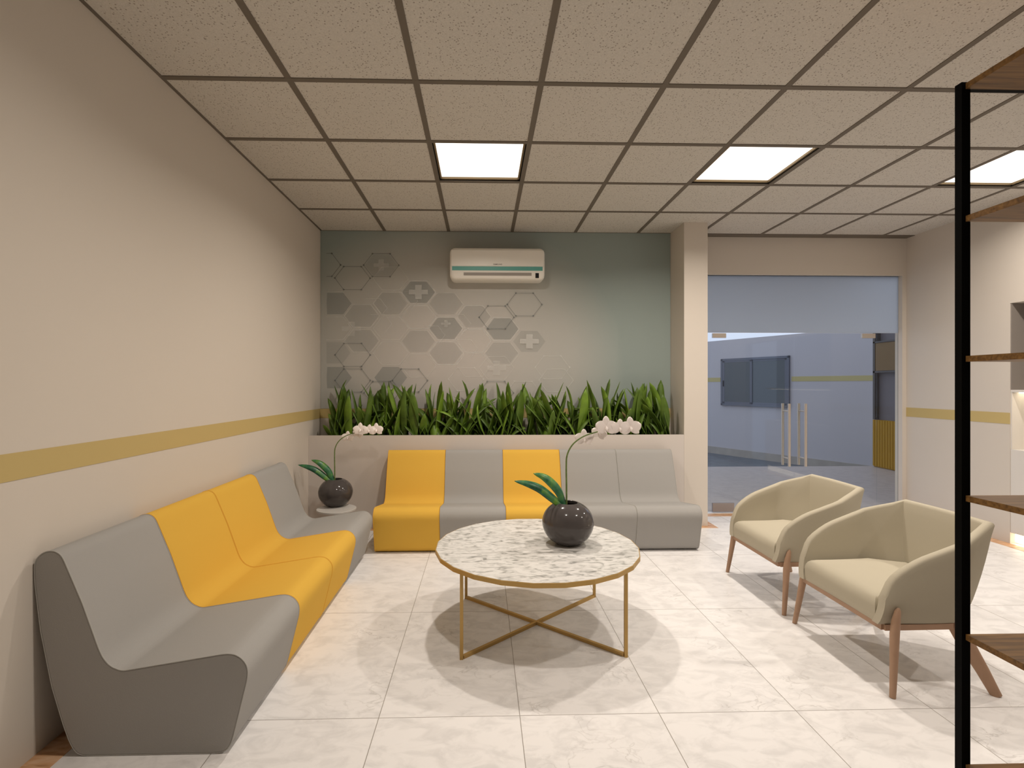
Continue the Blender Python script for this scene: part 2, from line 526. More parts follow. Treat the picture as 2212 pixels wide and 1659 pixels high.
# ================================================================== MURAL
MPX = 1106 / 5.38                      # picture pixels per metre on that wall, used for the measured layout


def mural_xy(zx, zy):
    px, py = 660 + zx / 4.096, 480 + zy / 4.096
    k = (px - CX) / F
    c, s = math.cos(YAW), math.sin(YAW)
    X = YM * (k * c + s) / (c - k * s)
    d = X * s + YM * c
    return X, HC - (py - CY) * d / F


def mural_mat():
    m = bpy.data.materials.new('mural_print'); m.use_nodes = True
    nt = m.node_tree; L = nt.links; b = nt.nodes['Principled BSDF']
    b.inputs['Roughness'].default_value = 0.7; b.inputs['Specular IOR Level'].default_value = 0.12
    tc = nt.nodes.new('ShaderNodeTexCoord')
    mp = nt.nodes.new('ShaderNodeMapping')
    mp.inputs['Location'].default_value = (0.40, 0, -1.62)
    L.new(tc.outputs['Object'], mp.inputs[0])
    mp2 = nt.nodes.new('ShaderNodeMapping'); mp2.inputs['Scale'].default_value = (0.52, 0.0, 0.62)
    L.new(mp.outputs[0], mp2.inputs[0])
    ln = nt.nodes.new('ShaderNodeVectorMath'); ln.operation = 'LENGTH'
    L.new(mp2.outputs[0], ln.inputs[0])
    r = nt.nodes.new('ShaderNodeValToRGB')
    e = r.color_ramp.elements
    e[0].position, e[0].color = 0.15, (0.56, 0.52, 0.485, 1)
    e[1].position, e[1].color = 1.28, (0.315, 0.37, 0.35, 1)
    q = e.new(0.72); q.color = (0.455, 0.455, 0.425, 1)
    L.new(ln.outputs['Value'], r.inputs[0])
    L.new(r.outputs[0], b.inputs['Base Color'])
    return m


def over(name, colr, alpha):
    m = bpy.data.materials.new(name); m.use_nodes = True
    b = m.node_tree.nodes['Principled BSDF']
    b.inputs['Base Color'].default_value = tuple(colr) + (1,)
    b.inputs['Roughness'].default_value = 0.7; b.inputs['Specular IOR Level'].default_value = 0.1
    b.inputs['Alpha'].default_value = alpha
    return m


mm = [mural_mat(), over('print_dark_line', (0.14, 0.16, 0.16), 0.45), over('print_grey_fill', (0.24, 0.28, 0.28), 0.26),
      over('print_grey_fill_faint', (0.28, 0.31, 0.31), 0.13), over('print_white_line', (0.84, 0.83, 0.80), 0.42),
      over('print_white_line_faint', (0.84, 0.83, 0.80), 0.22)]
bm = BM()
box(bm, XL + 0.002, 2.013, YM - 0.004, YM, STR_Z1, ZC)
layer = [0]


def flat(poly, mi):
    layer[0] += 1
    y = YM - 0.0042 - 0.00004 * layer[0]
    vs = [bm.verts.new((p[0], y, p[1])) for p in poly]
    f = bm.faces.new(vs); f.material_index = mi
    f.normal_update()
    if f.normal.y > 0: f.normal_flip()


RA, RB = 0.1846, 0.1209


def hexpts(zx, zy, k=1.0):
    X, Z = mural_xy(zx, zy)
    pts = [(-1, 0), (-.5, 1), (.5, 1), (1, 0), (.5, -1), (-.5, -1)]
    return [(X + a * RA * k, Z + b * RB * k) for a, b in pts]


def clampx(p, lo=XL + 0.065): return (max(p[0], lo), p[1])


def hexfill(zx, zy, mi, k=0.93): flat([clampx(p) for p in hexpts(zx, zy, k)], mi)


def seg(a, b, w, mi):
    a, b = clampx(a), clampx(b)
    d = Vector((b[0] - a[0], b[1] - a[1]))
    if d.length < 1e-4 or (abs(d.x) < 1e-5 and a[0] < XL + 0.07): return
    n = Vector((-d.y, d.x)).normalized() * (w / 2)
    flat([(a[0] + n.x, a[1] + n.y), (b[0] + n.x, b[1] + n.y), (b[0] - n.x, b[1] - n.y), (a[0] - n.x, a[1] - n.y)], mi)


def hexline(zx, zy, mi, w=0.006, k=1.0, dots=True, sides=range(6)):
    P = hexpts(zx, zy, k)
    for i in sides: seg(P[i], P[(i + 1) % 6], w, mi)
    if dots:
        for p in P:
            if p[0] < XL + 0.07: continue
            flat([(p[0] + 0.011 * math.cos(a * math.pi / 4), p[1] + 0.010 * math.sin(a * math.pi / 4)) for a in range(8)], mi)


def plus(zx, zy, mi, s=1.0):
    X, Z = mural_xy(zx, zy); a, b, h, v = .10 * s, .035 * s, .075 * s, .024 * s
    for u0, u1_, w0, w1 in ((-b, b, v, h), (-a, a, -v, v), (-b, b, -h, -v)):
        flat([(X + u0, Z + w0), (X + u1_, Z + w0), (X + u1_, Z + w1), (X + u0, Z + w1)], mi)


for c in [(265, 720), (1000, 620), (1243, 940), (1740, 945), (265, 1375), (755, 1375)]: hexfill(*c, 2)
for c in [(752, 722), (500, 830), (500, 1050), (1000, 1055), (1243, 1158), (1735, 1158), (1492, 835), (255, 1155), (1980, 1055), (1243, 722), (672, 383)]: hexfill(*c, 3)
for c in [(1000, 620), (1243, 940), (1490, 1050), (1735, 945), (1000, 840), (1243, 1160), (1490, 840)]: hexline(*c, 4, 0.009, 1.0, False)
for c in [(755, 720), (755, 940), (500, 830), (500, 1050), (1000, 1060), (1243, 728), (1735, 1165), (1490, 1265), (1000, 1270), (755, 1160), (255, 720), (255, 940), (755, 500), (1690, 1290), (2215, 1400)]: hexline(*c, 5, 0.008, 1.0, False)
for c in [(870, 700, .8), (640, 900, .8), (1110, 1000, .8), (1340, 900, .8), (1400, 1120, .8), (600, 760, .8)]: hexline(c[0], c[1], 5, 0.006, c[2], False, (1, 2, 3))
for c in [(2183, 1285), (1925, 1510), (1420, 1390)]: hexline(*c, 5, 0.006, 1.0, True)
for c in [(157, 380), (418, 497), (672, 383), (420, 1175), (420, 1400), (925, 1400), (675, 1510), (1690, 843), (1937, 730), (1685, 1510)]: hexline(*c, 1)
plus(1000, 620, 4); plus(410, 945, 5); plus(1980, 1055, 4); plus(1690, 1290, 5); plus(672, 383, 5, .8); plus(1243, 900, 5, .5)
bm.normal_update()
o = obj('wall_mural', bm, mm, fix=False)
tag(o, 'teal grey wall mural printed with hexagons and plus signs, behind the planter', 'mural')

# ================================================================== PLANTER
PZ = 0.914
t = thing('planter', (0.16, 5.06, 0), 'long white built-in planter box holding green plants behind the yellow and grey seats', 'planter')
x0, x1 = XL + 0.001 - 0.16, 2.014 - 0.16
bm = BM()
box(bm, x0, x1, 0, 0.02, 0, PZ)
obj('front_panel', bm, M['planter_wall'], t)
bm = BM()
box(bm, x0, x1, 0.02, YM - 5.06 - 0.003, PZ - 0.13, PZ - 0.09)
obj('soil', bm, M['soil'], t)


def leaf_strip(bm, base, az, length, width, lean, droop, fold=0.25, seg_n=11, mi=0, twist=0.0):
    """a lance-shaped leaf: rises, leans out along az and droops at the tip; has a folded midrib and thickness from two skins"""
    base = Vector(base)
    p = base.copy(); ang = lean
    d_h = Vector((math.cos(az), math.sin(az), 0))
    step = length / seg_n
    rows = []
    for i in range(seg_n + 1):
        t_ = i / seg_n
        w = width * 0.5 * 1.83 * (t_ + .03) ** 0.75 * max(0.0, 1 - t_) ** 0.62
        w = max(w, 0.0006 if t_ == 1 else 0.005)
        dirv = d_h * math.sin(ang) + Vector((0, 0, 1)) * math.cos(ang)
        side = Vector((-d_h.y, d_h.x, 0))
        side = Matrix.Rotation(twist * t_, 3, dirv) @ side
        nrm = side.cross(dirv)
        rows.append((p - side * w - nrm * (-fold * w), p.copy(), p + side * w - nrm * (-fold * w)))
        p = p + dirv * step
        ang += droop / seg_n * (0.4 + 1.2 * t_)
    vs = [[bm.verts.new(q) for q in r] for r in rows]
    for i in range(seg_n):
        for k in range(2):
            f = bm.faces.new([vs[i][k], vs[i][k + 1], vs[i + 1][k + 1], vs[i + 1][k]])
            f.material_index = mi


ORD = ['first', 'second', 'third', 'fourth', 'fifth', 'sixth', 'seventh', 'eighth', 'ninth', 'tenth', 'eleventh', 'twelfth']
NP = 12
for i in range(NP):
    X = -1.36 + 3.16 * i / (NP - 1)
    bm = BM()
    n = 26
    for k in range(n):
        az = random.choice((0, math.pi)) + random.gauss(0, .6)
        bx = X + random.uniform(-.135, .135); by = 5.24 + random.uniform(-.10, .09)
        back = by > 5.24
        L_ = random.uniform(.46, .66) if k % 4 else random.uniform(.30, .42)
        lean = random.uniform(.02, .50); droop = random.uniform(.3, 1.7) * random.choice((1, 1, 1, -.4))
        if k < 9: L_ = random.uniform(.22, .36); by = 5.24 - random.uniform(.04, .11); droop = random.uniform(.6, 1.8)
        ddx, ddy = math.cos(az), math.sin(az)
        reach = L_ * (lean + droop * .5) * .85
        ddy_max = (YM - 0.03 - by) if ddy > 0 else (by - 5.10)
        if abs(ddy) * reach > ddy_max: droop *= .35; lean *= .5
        if bx + ddx * reach > 1.98 or bx + ddx * reach < XL + .06: az = math.pi - az
        leaf_strip(bm, (bx - X, by - 5.24, 0), az, L_, random.uniform(.085, .135), lean, droop,
                   fold=random.uniform(.2, .5), mi=1 if k % 5 == 0 else 0, twist=random.uniform(-1.0, 1.0))
    for v in bm.verts:          # leaves press against the walls instead of passing through
        v.co.y = max(-.150 + .02 * abs(v.co.z - .3), min(v.co.y, .160 + .012 * math.sin(v.co.x * 40)))
        v.co.x = max(XL + .03 - X, min(v.co.x, 1.985 - X))
    o = obj('leafy_plant', bm, [M['leaf'], M['leaf_b']], smooth=60, loc=(X, 5.24, PZ - 0.09), fix=False)
    sd = o.modifiers.new('thickness', 'SOLIDIFY'); sd.thickness = 0.0015
    if i == 0: w = 'green strappy-leaved plant in the planter, leftmost, beside the left wall'
    elif i == NP - 1: w = 'green strappy-leaved plant in the planter, rightmost, beside the pillar'
    else: w = 'green strappy-leaved plant in the planter, %s from the left' % ORD[i]
    tag(o, w, 'plant', 'leafy plants in the planter')

# ================================================================== AIR CONDITIONER
t = thing('air_conditioner', (0.155, YM - 0.004, 2.486), 'white split air conditioner with a teal strip mounted high on the mural wall', 'air conditioner')
W2 = 0.49
bm = BM()
prof = [(0.0, 0.0), (-0.15, 0.0), (-0.185, 0.03), (-0.205, 0.10), (-0.20, 0.26), (-0.17, 0.32), (-0.10, 0.335), (0.0, 0.335)]


def rrect(w, z0, z1, r, n=5):
    P = []
    for cx, cz, a0 in ((w - r, z0 + r, -90), (w - r, z1 - r, 0), (-w + r, z1 - r, 90), (-w + r, z0 + r, 180)):
        for k in range(n + 1):
            a = math.radians(a0 + 90 * k / n)
            P.append((cx + r * math.cos(a), cz + r * math.sin(a)))
    return P


rings = []
for y, ins, rr in ((0, 0.004, .05), (-.12, 0.0, .055), (-.17, 0.003, .055), (-.19, .012, .05), (-.198, .028, .04)):
    rings.append([bm.verts.new((p[0], y, p[1])) for p in rrect(W2 - ins, ins, .33 - ins, rr)])
for a, b2 in zip(rings, rings[1:]):
    n = len(a)
    for k in range(n): bm.faces.new([a[k], a[(k + 1) % n], b2[(k + 1) % n], b2[k]])
bm.faces.new(rings[0]); bm.faces.new(rings[-1][::-1])
obj('body', bm, M['white_ac'], t, smooth=40)
zt = lambda y: 0.33 - (y - 533) * 0.33 / 70.0
xt = lambda x: (x - 1074) / 212.0
bm = BM(); box(bm, xt(976), xt(1172), -.202, -.190, zt(583.3), zt(574.8)); obj('accent_strip', bm, M['teal'], t)
bm = BM(); box(bm, xt(974), xt(1174), -.2015, -.190, zt(574.0), zt(539)); bevel(obj('front_cover', bm, M['white_ac'], t), .004)
bm = BM(); box(bm, xt(1001), xt(1148), -.2005, -.190, zt(594.3), zt(588)); obj('louver', bm, M['slot'], t)
bm = BM(); box(bm, xt(1156.5), xt(1164), -.2005, -.190, zt(599), zt(588.5)); obj('display', bm, M['print_black'], t)
cu = bpy.data.curves.new('brand_text', 'FONT'); cu.body = 'SAMSUNG'; cu.size = 0.0215; cu.align_x = 'CENTER'; cu.extrude = 0.0004
cu.offset = 0.0001
tmp = bpy.data.objects.new('brand_text_curve', cu); col.objects.link(tmp)
dg = bpy.context.evaluated_depsgraph_get(); me = bpy.data.meshes.new_from_object(tmp.evaluated_get(dg))
bpy.data.objects.remove(tmp)
me.materials.clear(); me.materials.append(M['print_dark'])
tx = bpy.data.objects.new('brand_text', me); col.objects.link(tx); tx.parent = t
tx.rotation_euler = (math.pi / 2, 0, 0); tx.location = (0.003, -.2025, zt(571.2)); tx.scale = (0.93, .8, 1)

# ================================================================== MODULAR SEATS
raw = [(72.9, 1221.5), (77, 1208), (90, 1195), (107, 1190), (122, 1193), (133, 1203), (143, 1225.6), (176, 1303), (213, 1405.7),
       (222, 1424), (237, 1440.5), (262, 1450.7), (286.5, 1446.6), (388, 1429.5), (480, 1414), (497, 1413), (513, 1417), (528, 1430), (535, 1446.6), (533.5, 1468), (502, 1596),
       (497, 1610), (487, 1623), (470, 1630), (190, 1635), (172, 1632), (160, 1623), (149, 1604), (135, 1565), (110.5, 1483.5), (86, 1360.7), (73.7, 1258)]
YE = 1.981
profile = []
for px, py in raw:
    k = (px - CX) / F
    c, s = math.cos(YAW), math.sin(YAW)
    X = YE * (k * c + s) / (c - k * s)
    d = X * s + YE * c
    Z = HC - (py - CY) * d / F
    profile.append([X - XL, max(Z, 0.003)])
mz = min(p[1] for p in profile)
for p in profile: p[0] = max(p[0], 0.006)
# round every corner of the closed outline a little, twice
SM = [Vector((p[0], p[1], 0)) for p in profile]
for cut in (0.010, 0.004):
    out_ = []
    for i in range(len(SM)):
        p_, a_, b_ = SM[i], SM[i - 1], SM[(i + 1) % len(SM)]
        for q_ in (a_, b_):
            dv_ = q_ - p_
            out_.append(p_ + dv_ * min(0.28, cut / max(dv_.length, 1e-6)))
    SM = out_


def seat_module(kind, width):
    """seat whose back lies at local x=0 and whose nose points to +x; runs along +y"""
    t = bpy.data.objects.new('modular_seat', None); col.objects.link(t); t.empty_display_size = .1
    fm, pm = (M['fabric_grey'], M['piping_grey']) if kind == 'grey' else (M['fabric_yellow'], M['piping_yellow'])
    bm = BM()
    g = 0.0015
    A = [bm.verts.new((p.x, g, p.y)) for p in SM]; B = [bm.verts.new((p.x, width - g, p.y)) for p in SM]
    bm.faces.new(A); bm.faces.new(B[::-1])
    for i in range(len(SM)):
        j = (i + 1) % len(SM)
        bm.faces.new([A[i], B[i], B[j], A[j]])
    o = obj('seat_body', bm, fm, t, smooth=50)
    bevel(o, 0.005, 2, 60)
    for yy in (0.0035, width - 0.0035):
        bm = BM()
        C = [Vector((p.x, yy, p.y)) for p in SM]
        n = len(C); rings = []
        cen = Vector((sum(p.x for p in SM) / n, yy, sum(p.y for p in SM) / n))
        for i in range(n):
            tv = (C[(i + 1) % n] - C[i - 1]).normalized(); nv = tv.cross(Vector((0, 1, 0)))
            rings.append([bm.verts.new(C[i] + nv * (.0022 * math.cos(q)) + Vector((0, .0028 * math.sin(q), 0))) for q in [k * math.pi / 3 for k in range(6)]])
        for i in range(n):
            a, b = rings[i], rings[(i + 1) % n]
            for k in range(6): bm.faces.new([a[k], a[(k + 1) % 6], b[(k + 1) % 6], b[k]])
        obj('piping', bm, pm, t, smooth=80)
    return t


bm_foot = None
g1 = seat_module('grey', 0.556); y1_ = seat_module('yellow', 0.556)
left = [(g1, 'grey', 'large grey upholstered seat module, nearest the camera, against the left wall'),
        (y1_, 'yellow', 'mustard yellow seat module against the left wall, beside the nearest grey one'),
        (None, 'yellow', 'mustard yellow seat module against the left wall, the farther of its two yellow ones'),
        (None, 'grey', 'grey seat module at the far end of the left wall row, beside the side table')]
for i, (o, kind, lab) in enumerate(left):
    if o is None: o = copy_tree(g1 if kind == 'grey' else y1_)
    o.location = (XL, YE + 0.556 * i, 0)
    tag(o, lab, 'seat', 'seat modules along the left wall')
YF = 4.297
g2 = seat_module('grey', 0.5504); y2_ = seat_module('yellow', 0.5504)
back = [(y2_, 'yellow', 'mustard yellow seat module at the left end of the row under the planter'),
        (g2, 'grey', 'grey seat module between the two yellow ones in front of the planter'),
        (None, 'yellow', 'mustard yellow seat module in the middle of the planter row, behind the orchid leaves'),
        (None, 'grey', 'grey seat module in front of the planter, just right of the middle yellow one'),
        (None, 'grey', 'grey seat module at the right end of the planter row, beside the pillar')]
base_x = min(p.x for p in SM)
for i, (o, kind, lab) in enumerate(back):
    if o is None: o = copy_tree(g2 if kind == 'grey' else y2_)
    # nose (+x local) turned to -Y of the room; local +y runs to +X
    o.rotation_euler = (0, 0, -math.pi / 2)
    o.location = (-.904 + .5504 * i, 5.05, 0)
    tag(o, lab, 'seat', 'seat modules in front of the planter')

# ================================================================== COFFEE TABLE
def cam_to_world(xc, d):
    c, s = math.cos(YAW), math.sin(YAW)
    return (xc * c + d * s, -xc * s + d * c)


tcx, tcy = cam_to_world(0.2375, 3.017)
t = thing('coffee_table', (tcx, tcy, 0), 'round white marble coffee table with gold rim and crossed gold legs', 'table')
R = 0.592; TZ = 0.468
n = 24
poly = [(R * math.cos(2 * math.pi * (k + .5) / n), R * math.sin(2 * math.pi * (k + .5) / n)) for k in range(n)]
bm = BM(); prism(bm, [(a * .992, b * .992) for a, b in poly], TZ - .012, TZ); obj('tabletop', bm, M['table_marble'], t)
bm = BM()
Ro = [[bm.verts.new((a * k, b * k, z)) for a, b in poly] for k, z in ((1, TZ - .001), (1, TZ - .024), (.97, TZ - .024), (.97, TZ - .013), (.9925, TZ - .0125), (.9925, TZ - .001))]
for i in range(6):
    A, B = Ro[i], Ro[(i + 1) % 6]
    for k in range(n): bm.faces.new([A[k], A[(k + 1) % n], B[(k + 1) % n], B[k]])
obj('rim', bm, M['gold'], t)
LX, LY, lw = .425, .375, .0085
for sx, sy in ((-1, -1), (1, -1), (1, 1), (-1, 1)):
    bm = BM(); box(bm, sx * LX - lw, sx * LX + lw, sy * LY - lw, sy * LY + lw, 0, TZ - .022)
    obj('leg', bm, M['gold'], t)
for sx in (-1, 1):
    bm = BM()
    a = math.atan2(LY, LX * sx); L_ = math.hypot(LX, LY) - .009
    d = Vector((math.cos(a), math.sin(a), 0)); nn = Vector((-d.y, d.x, 0)) * lw
    zz0, zz1 = (0.0, .017) if sx > 0 else (0.0006, .0176)
    P = [d * L_ + nn, d * -L_ + nn, d * -L_ - nn, d * L_ - nn]
    prism(bm, [(p.x, p.y) for p in P], zz0, zz1)
    obj('cross_bar', bm, M['gold'], t)


# ================================================================== ORCHIDS
def orchid(loc, label, yaw=0.0, sc_=1.0, tilt=0.0):
    t = thing('potted_orchid', loc, label, 'potted plant', 'white orchids in round dark pots', yaw)
    t.scale = (sc_,) * 3
    bm = BM()
    prof = [(0.0, 0.0), (.055, 0.0), (.078, .006), (.115, .035), (.141, .075), (.152, .115), (.150, .150), (.134, .188), (.108, .218), (.080, .236), (.064, .2425),
            (.060, .2435), (.057, .241), (.060, .225), (.060, .214), (0, .214)]
    # smooth the outside
    out = catmull([(p[0], p[1], 0) for p in prof[1:12]], 3)
    lathe(bm, [(0, 0)] + [(max(p.x, .001), max(p.y, 0)) for p in out] + prof[12:14], 56)
    obj('pot', bm, M['pot'], t, smooth=60)
    bm = BM(); lathe(bm, [(0, .212), (.0605, .212), (.0605, .207), (0, .207)], 32); obj('soil', bm, M['pot_inside'], t)
    px = 363.8

    def L(x, y, dy=0): return ((x - 1227) / px, dy, (1174 - y) / px)
    for path, wd_, k in (([L(1222, 1098, -.010), L(1208, 1062, -.02), L(1190, 1040, -.03), L(1172, 1027, -.035), L(1151, 1021, -.03)], .074, 0),
                         ([L(1220, 1098, -.02), L(1192, 1073, -.035), L(1165, 1052, -.045), L(1138, 1041, -.05), L(1110, 1036, -.045)], .070, 1)):
        pts = catmull(path, 5); bm = BM(); rows = []
        for i, p in enumerate(pts):
            t_ = i / (len(pts) - 1)
            w = wd_ * .5 * max(.02, 1.75 * (t_ + .10) ** .62 * max(0, 1 - t_) ** .75)
            dv = (pts[min(i + 1, len(pts) - 1)] - pts[max(i - 1, 0)]).normalized()
            side = Vector((0, -1, 0)) * .55 + dv.cross(Vector((0, -1, 0))).normalized() * -.85
            side = (side - dv * side.dot(dv)).normalized()
            nr = side.cross(dv)
            rows.append([bm.verts.new(p - side * w + nr * w * .3), bm.verts.new(p - side * w * .5 + nr * w * .08), bm.verts.new(p), bm.verts.new(p + side * w * .5 + nr * w * .08), bm.verts.new(p + side * w + nr * w * .3)])
        for a, b in zip(rows, rows[1:]):
            for q in range(4): bm.faces.new([a[q], a[q + 1], b[q + 1], b[q]])
        o = obj('leaf', bm, M['orchid_leaf'], t, smooth=70)
        sd = o.modifiers.new('thickness', 'SOLIDIFY'); sd.thickness = 0.003; sd.offset = 0
    sp = catmull([L(1224, 1100), L(1224, 1050), L(1223.5, 1010), L(1225, 985), L(1234, 965), L(1248, 951), L(1268, 940), L(1300, 931), L(1330, 925), L(1352, 919), L(1368, 917)], 4)
    bm = BM(); tube(bm, sp, [.0055 - .0025 * i / (len(sp) - 1) for i in range(len(sp))], 8)
    obj('stem', bm, M['stem'], t, smooth=60)
    for (fx, fy, k, dy, ph) in ((1264, 949, 1.15, .03, 0), (1297, 938, 1.0, .035, .3), (1309, 923, 1.32, -.012, 0), (1338, 925, 1.1, -.014, .1), (1362, 924, 1.3, -.012, -.05)):
        bm = BM()
        c0 = Vector(L(fx, fy, dy))
        tiltm = Matrix.Rotation(ph, 3, 'Y') @ Matrix.Rotation(-.12, 3, 'X')
        # three narrow sepals and two broad petals, then the lip
        for ang, ln, wd2, off in ((90, .050, .034, 0), (215, .045, .030, .002), (325, .045, .030, .002), (168, .050, .050, -.003), (12, .050, .050, -.003)):
            a = math.radians(ang); dirv = Vector((math.cos(a), 0, math.sin(a))); sd = Vector((-dirv.z, 0, dirv.x))
            rows = []
            for i in range(8):
                t_ = i / 7; w = wd2 * .5 * math.sin(math.pi * (.12 + .86 * t_)) ** .6
                cpt = dirv * (ln * k * t_) + Vector((0, off - .006 * math.sin(t_ * 2.2), 0))
                rows.append([c0 + tiltm @ (cpt + sd * (w * k * q) + Vector((0, -.004 * (1 - q * q), 0))) for q in (-1, -.5, 0, .5, 1)])
            f1 = [[bm.verts.new(p) for p in r] for r in rows]
            f2 = [[bm.verts.new(p + Vector((0, .002, 0))) for p in r] for r in rows]
            for F_ in (f1, f2):
                for a_, b_ in zip(F_, F_[1:]):
                    for q in range(4): bm.faces.new([a_[q], a_[q + 1], b_[q + 1], b_[q]])
            for i in range(7):
                bm.faces.new([f1[i][0], f1[i + 1][0], f2[i + 1][0], f2[i][0]]); bm.faces.new([f1[i][4], f1[i + 1][4], f2[i + 1][4], f2[i][4]])
            bm.faces.new(f1[7] + f2[7][::-1]); bm.faces.new(f1[0] + f2[0][::-1])
        r_ = tube(bm, [c0 + Vector((0, -.004, .004 * k)), c0 + Vector((0, -.014 * k, -.004 * k)), c0 + Vector((0, -.018 * k, -.013 * k))], [.004 * k, .007 * k, .003 * k], 8)
        obj('flower', bm, M['petal'], t, smooth=60)
    return t


ox, oy = cam_to_world(0.427, 3.045)
orchid((ox, oy, TZ), 'white orchid in a glossy dark round pot on the marble coffee table')
sx_, sy_ = cam_to_world((725 - CX) / F * 4.655, 4.655)
o2 = orchid((sx_, sy_, .312), 'white orchid in a glossy dark round pot on the small corner side table')

# side table in the corner
sdx, sdy = cam_to_world((727 - CX) / F * 4.56, 4.56)
t = thing('side_table', (sdx, sdy, 0), 'small round white side table in the corner under the farther orchid', 'table')
bm = BM(); lathe(bm, [(0, .312), (.169, .312), (.171, .310), (.171, .298), (.168, .296), (0, .296)], 48); obj('tabletop', bm, M['white_top'], t, smooth=40)
bm = BM(); lathe(bm, [(0, .2965), (.020, .2965), (.018, .26), (.018, .03), (.022, .012), (0, .012)], 24); obj('pedestal', bm, M['white_top'], t, smooth=40)
bm = BM(); lathe(bm, [(0, .0), (.11, .0), (.11, .006), (.03, .0125), (0, .0125)], 40); obj('base', bm, M['white_top'], t, smooth=40)

# ================================================================== ARMCHAIRS
def armchair():
    t = bpy.data.objects.new('armchair', None); col.objects.link(t); t.empty_display_size = .1
    # local: front of the chair at x=0 facing -x, seat runs to +x, centre line y=0
    # (x_bottom, x_top, half_bottom, half_top, z_top)
    key = [(-.018, .004, .298, .315, .440), (.028, .046, .299, .322, .526), (.120, .150, .300, .330, .600), (.230, .262, .300, .334, .645), (.346, .385, .297, .336, .690)]
    side_pts = []
    K = [Vector((k[0], k[1], k[2])) for k in key]
    K2 = [Vector((k[3], k[4], 0)) for k in key]
    A = catmull(K, 3); B = catmull(K2, 3)
    cols_ = [(a.x, a.y, a.z, b.x, b.y) for a, b in zip(A, B)]
    corner = (.535, .585, .170, .250, .757)
    seq = [(c, -1) for c in cols_]
    for q in (1 / 3, 2 / 3):
        a = cols_[-1]
        seq.append((tuple(a[i] * (1 - q) + corner[i] * q for i in range(5)), -1))
    seq.append((corner, -1))
    n_side = len(seq)
    for q in (-.6, -.2, .2, .6):
        seq.append(((corner[0], corner[1], corner[2] * abs(q), corner[3] * abs(q), corner[4] + .004 * (1 - abs(q))), -1 if q < 0 else 1))
    seq += [(c, 1) for c, _ in seq[:n_side][::-1]]
    z0 = .300
    NV = 7
    bm = BM(); grid = []
    TK = .042

    def pt(c, sgn, v):
        x = c[0] + (c[1] - c[0]) * v; hy = c[2] + (c[3] - c[2]) * v
        bulge = .010 * math.sin(math.pi * min(v * 1.05, 1))
        return Vector((x, sgn * (hy + bulge), z0 + (c[4] - z0) * v))
    outer = [[pt(c, s_, j / NV) for j in range(NV + 1)] for c, s_ in seq]
    # inward direction per column from the plan tangent
    nC = len(outer)
    for i in range(nC):
        a = outer[max(i - 1, 0)][0]; b = outer[min(i + 1, nC - 1)][0]
        pa = outer[i][0]
        d1 = (pa - a); d2 = (b - pa); d1.z = d2.z = 0
        if d1.length < 1e-6: d1 = d2
        if d2.length < 1e-6: d2 = d1
        d1.normalize(); d2.normalize()
        tn = (d1 + d2).normalized()
        nr = Vector((-tn.y, tn.x, 0))
        k = 1 / max(.6, (d1.dot(tn)))
        grid.append((outer[i], nr, k))
    # cross-section of every column: outer skin up, rounded rim, inner skin down
    rows = []
    for O, nr, k in grid:
        r = []
        top = O[-1]
        for j in range(NV): r.append(O[j] + nr * (0.004 if j == 0 else 0))
        h = TK / 2
        for q in range(7):
            a = math.pi * q / 6
            r.append(top - Vector((0, 0, h * .8)) + nr * (h * k * (1 - math.cos(a))) + Vector((0, 0, h * .8 * math.sin(a))))
        for j in range(NV - 1, -1, -1):
            r.append(O[j] + nr * (TK * k))
        rows.append([bm.verts.new(p) for p in r])
    m = len(rows[0])
    for a, b in zip(rows, rows[1:]):
        for q in range(m): bm.faces.new([a[q], a[(q + 1) % m], b[(q + 1) % m], b[q]])
    bm.faces.new(rows[0]); bm.faces.new(rows[-1][::-1])
    o = obj('shell', bm, M['armchair'], t, smooth=38)
    bevel(o, .008, 3, 50)
    # cushion
    plan = [(-.006, -.262), (.345, -.258), (.505, -.150), (.505, .150), (.345, .258), (-.006, .262)]
    bm = BM(); rings = []

    def outline(ins, dz, z):
        res = []
        cxm = .26
        per = []
        for i in range(len(plan)):
            a, b = Vector(plan[i]), Vector(plan[(i + 1) % len(plan)])
            for q in range(6): per.append(a.lerp(b, q / 6))
        for p in per:
            v = Vector((p.x - cxm, p.y)); L_ = v.length
            v = v * max(0, (L_ - ins) / L_)
            res.append((cxm + v.x, v.y))
        return res
    for ins, z in ((.012, .292), (.002, .300), (.0, .33), (.0, .365), (.004, .385), (.014, .401), (.032, .413), (.06, .421), (.11, .429), (.18, .435), (.25, .437)):
        rings.append([bm.verts.new((p[0], p[1], z + (0.022 * max(0, p[0]) / .5 if z > .38 else 0))) for p in outline(ins, 0, z)])
    for a, b in zip(rings, rings[1:]):
        n = len(a)
        for k in range(n): bm.faces.new([a[k], a[(k + 1) % n], b[(k + 1) % n], b[k]])
    bm.faces.new(rings[0][::-1]); bm.faces.new(rings[-1])
    obj('seat_cushion', bm, M['armchair'], t, smooth=55)
    # wooden under-frame
    bm = BM()
    P = [(.012, -.290), (.340, -.285), (.50, -.165), (.50, .165), (.340, .285), (.012, .290)]
    for i in range(6):
        a = Vector((P[i][0], P[i][1], .286)); b = Vector((P[(i + 1) % 6][0], P[(i + 1) % 6][1], .286))
        tube(bm, [a, b], [(.012 * 1.35, .014 * 1.35)] * 2, 4)
    obj('base_frame', bm, M['oak'], t)
    for s_ in (-1, 1):
        bm = BM()
        tube(bm, [(-.003, s_ * .362, 0), (.010, s_ * .351, .10), (.030, s_ * .333, .27), (.040, s_ * .328, .33), (.050, s_ * .327, .375), (.054, s_ * .327, .388)],
             [(.0125, .0125), (.015, .015), (.0195, .019), (.018, .017), (.012, .012), (.004, .005)], 14)
        obj('leg', bm, M['oak'], t, smooth=50)
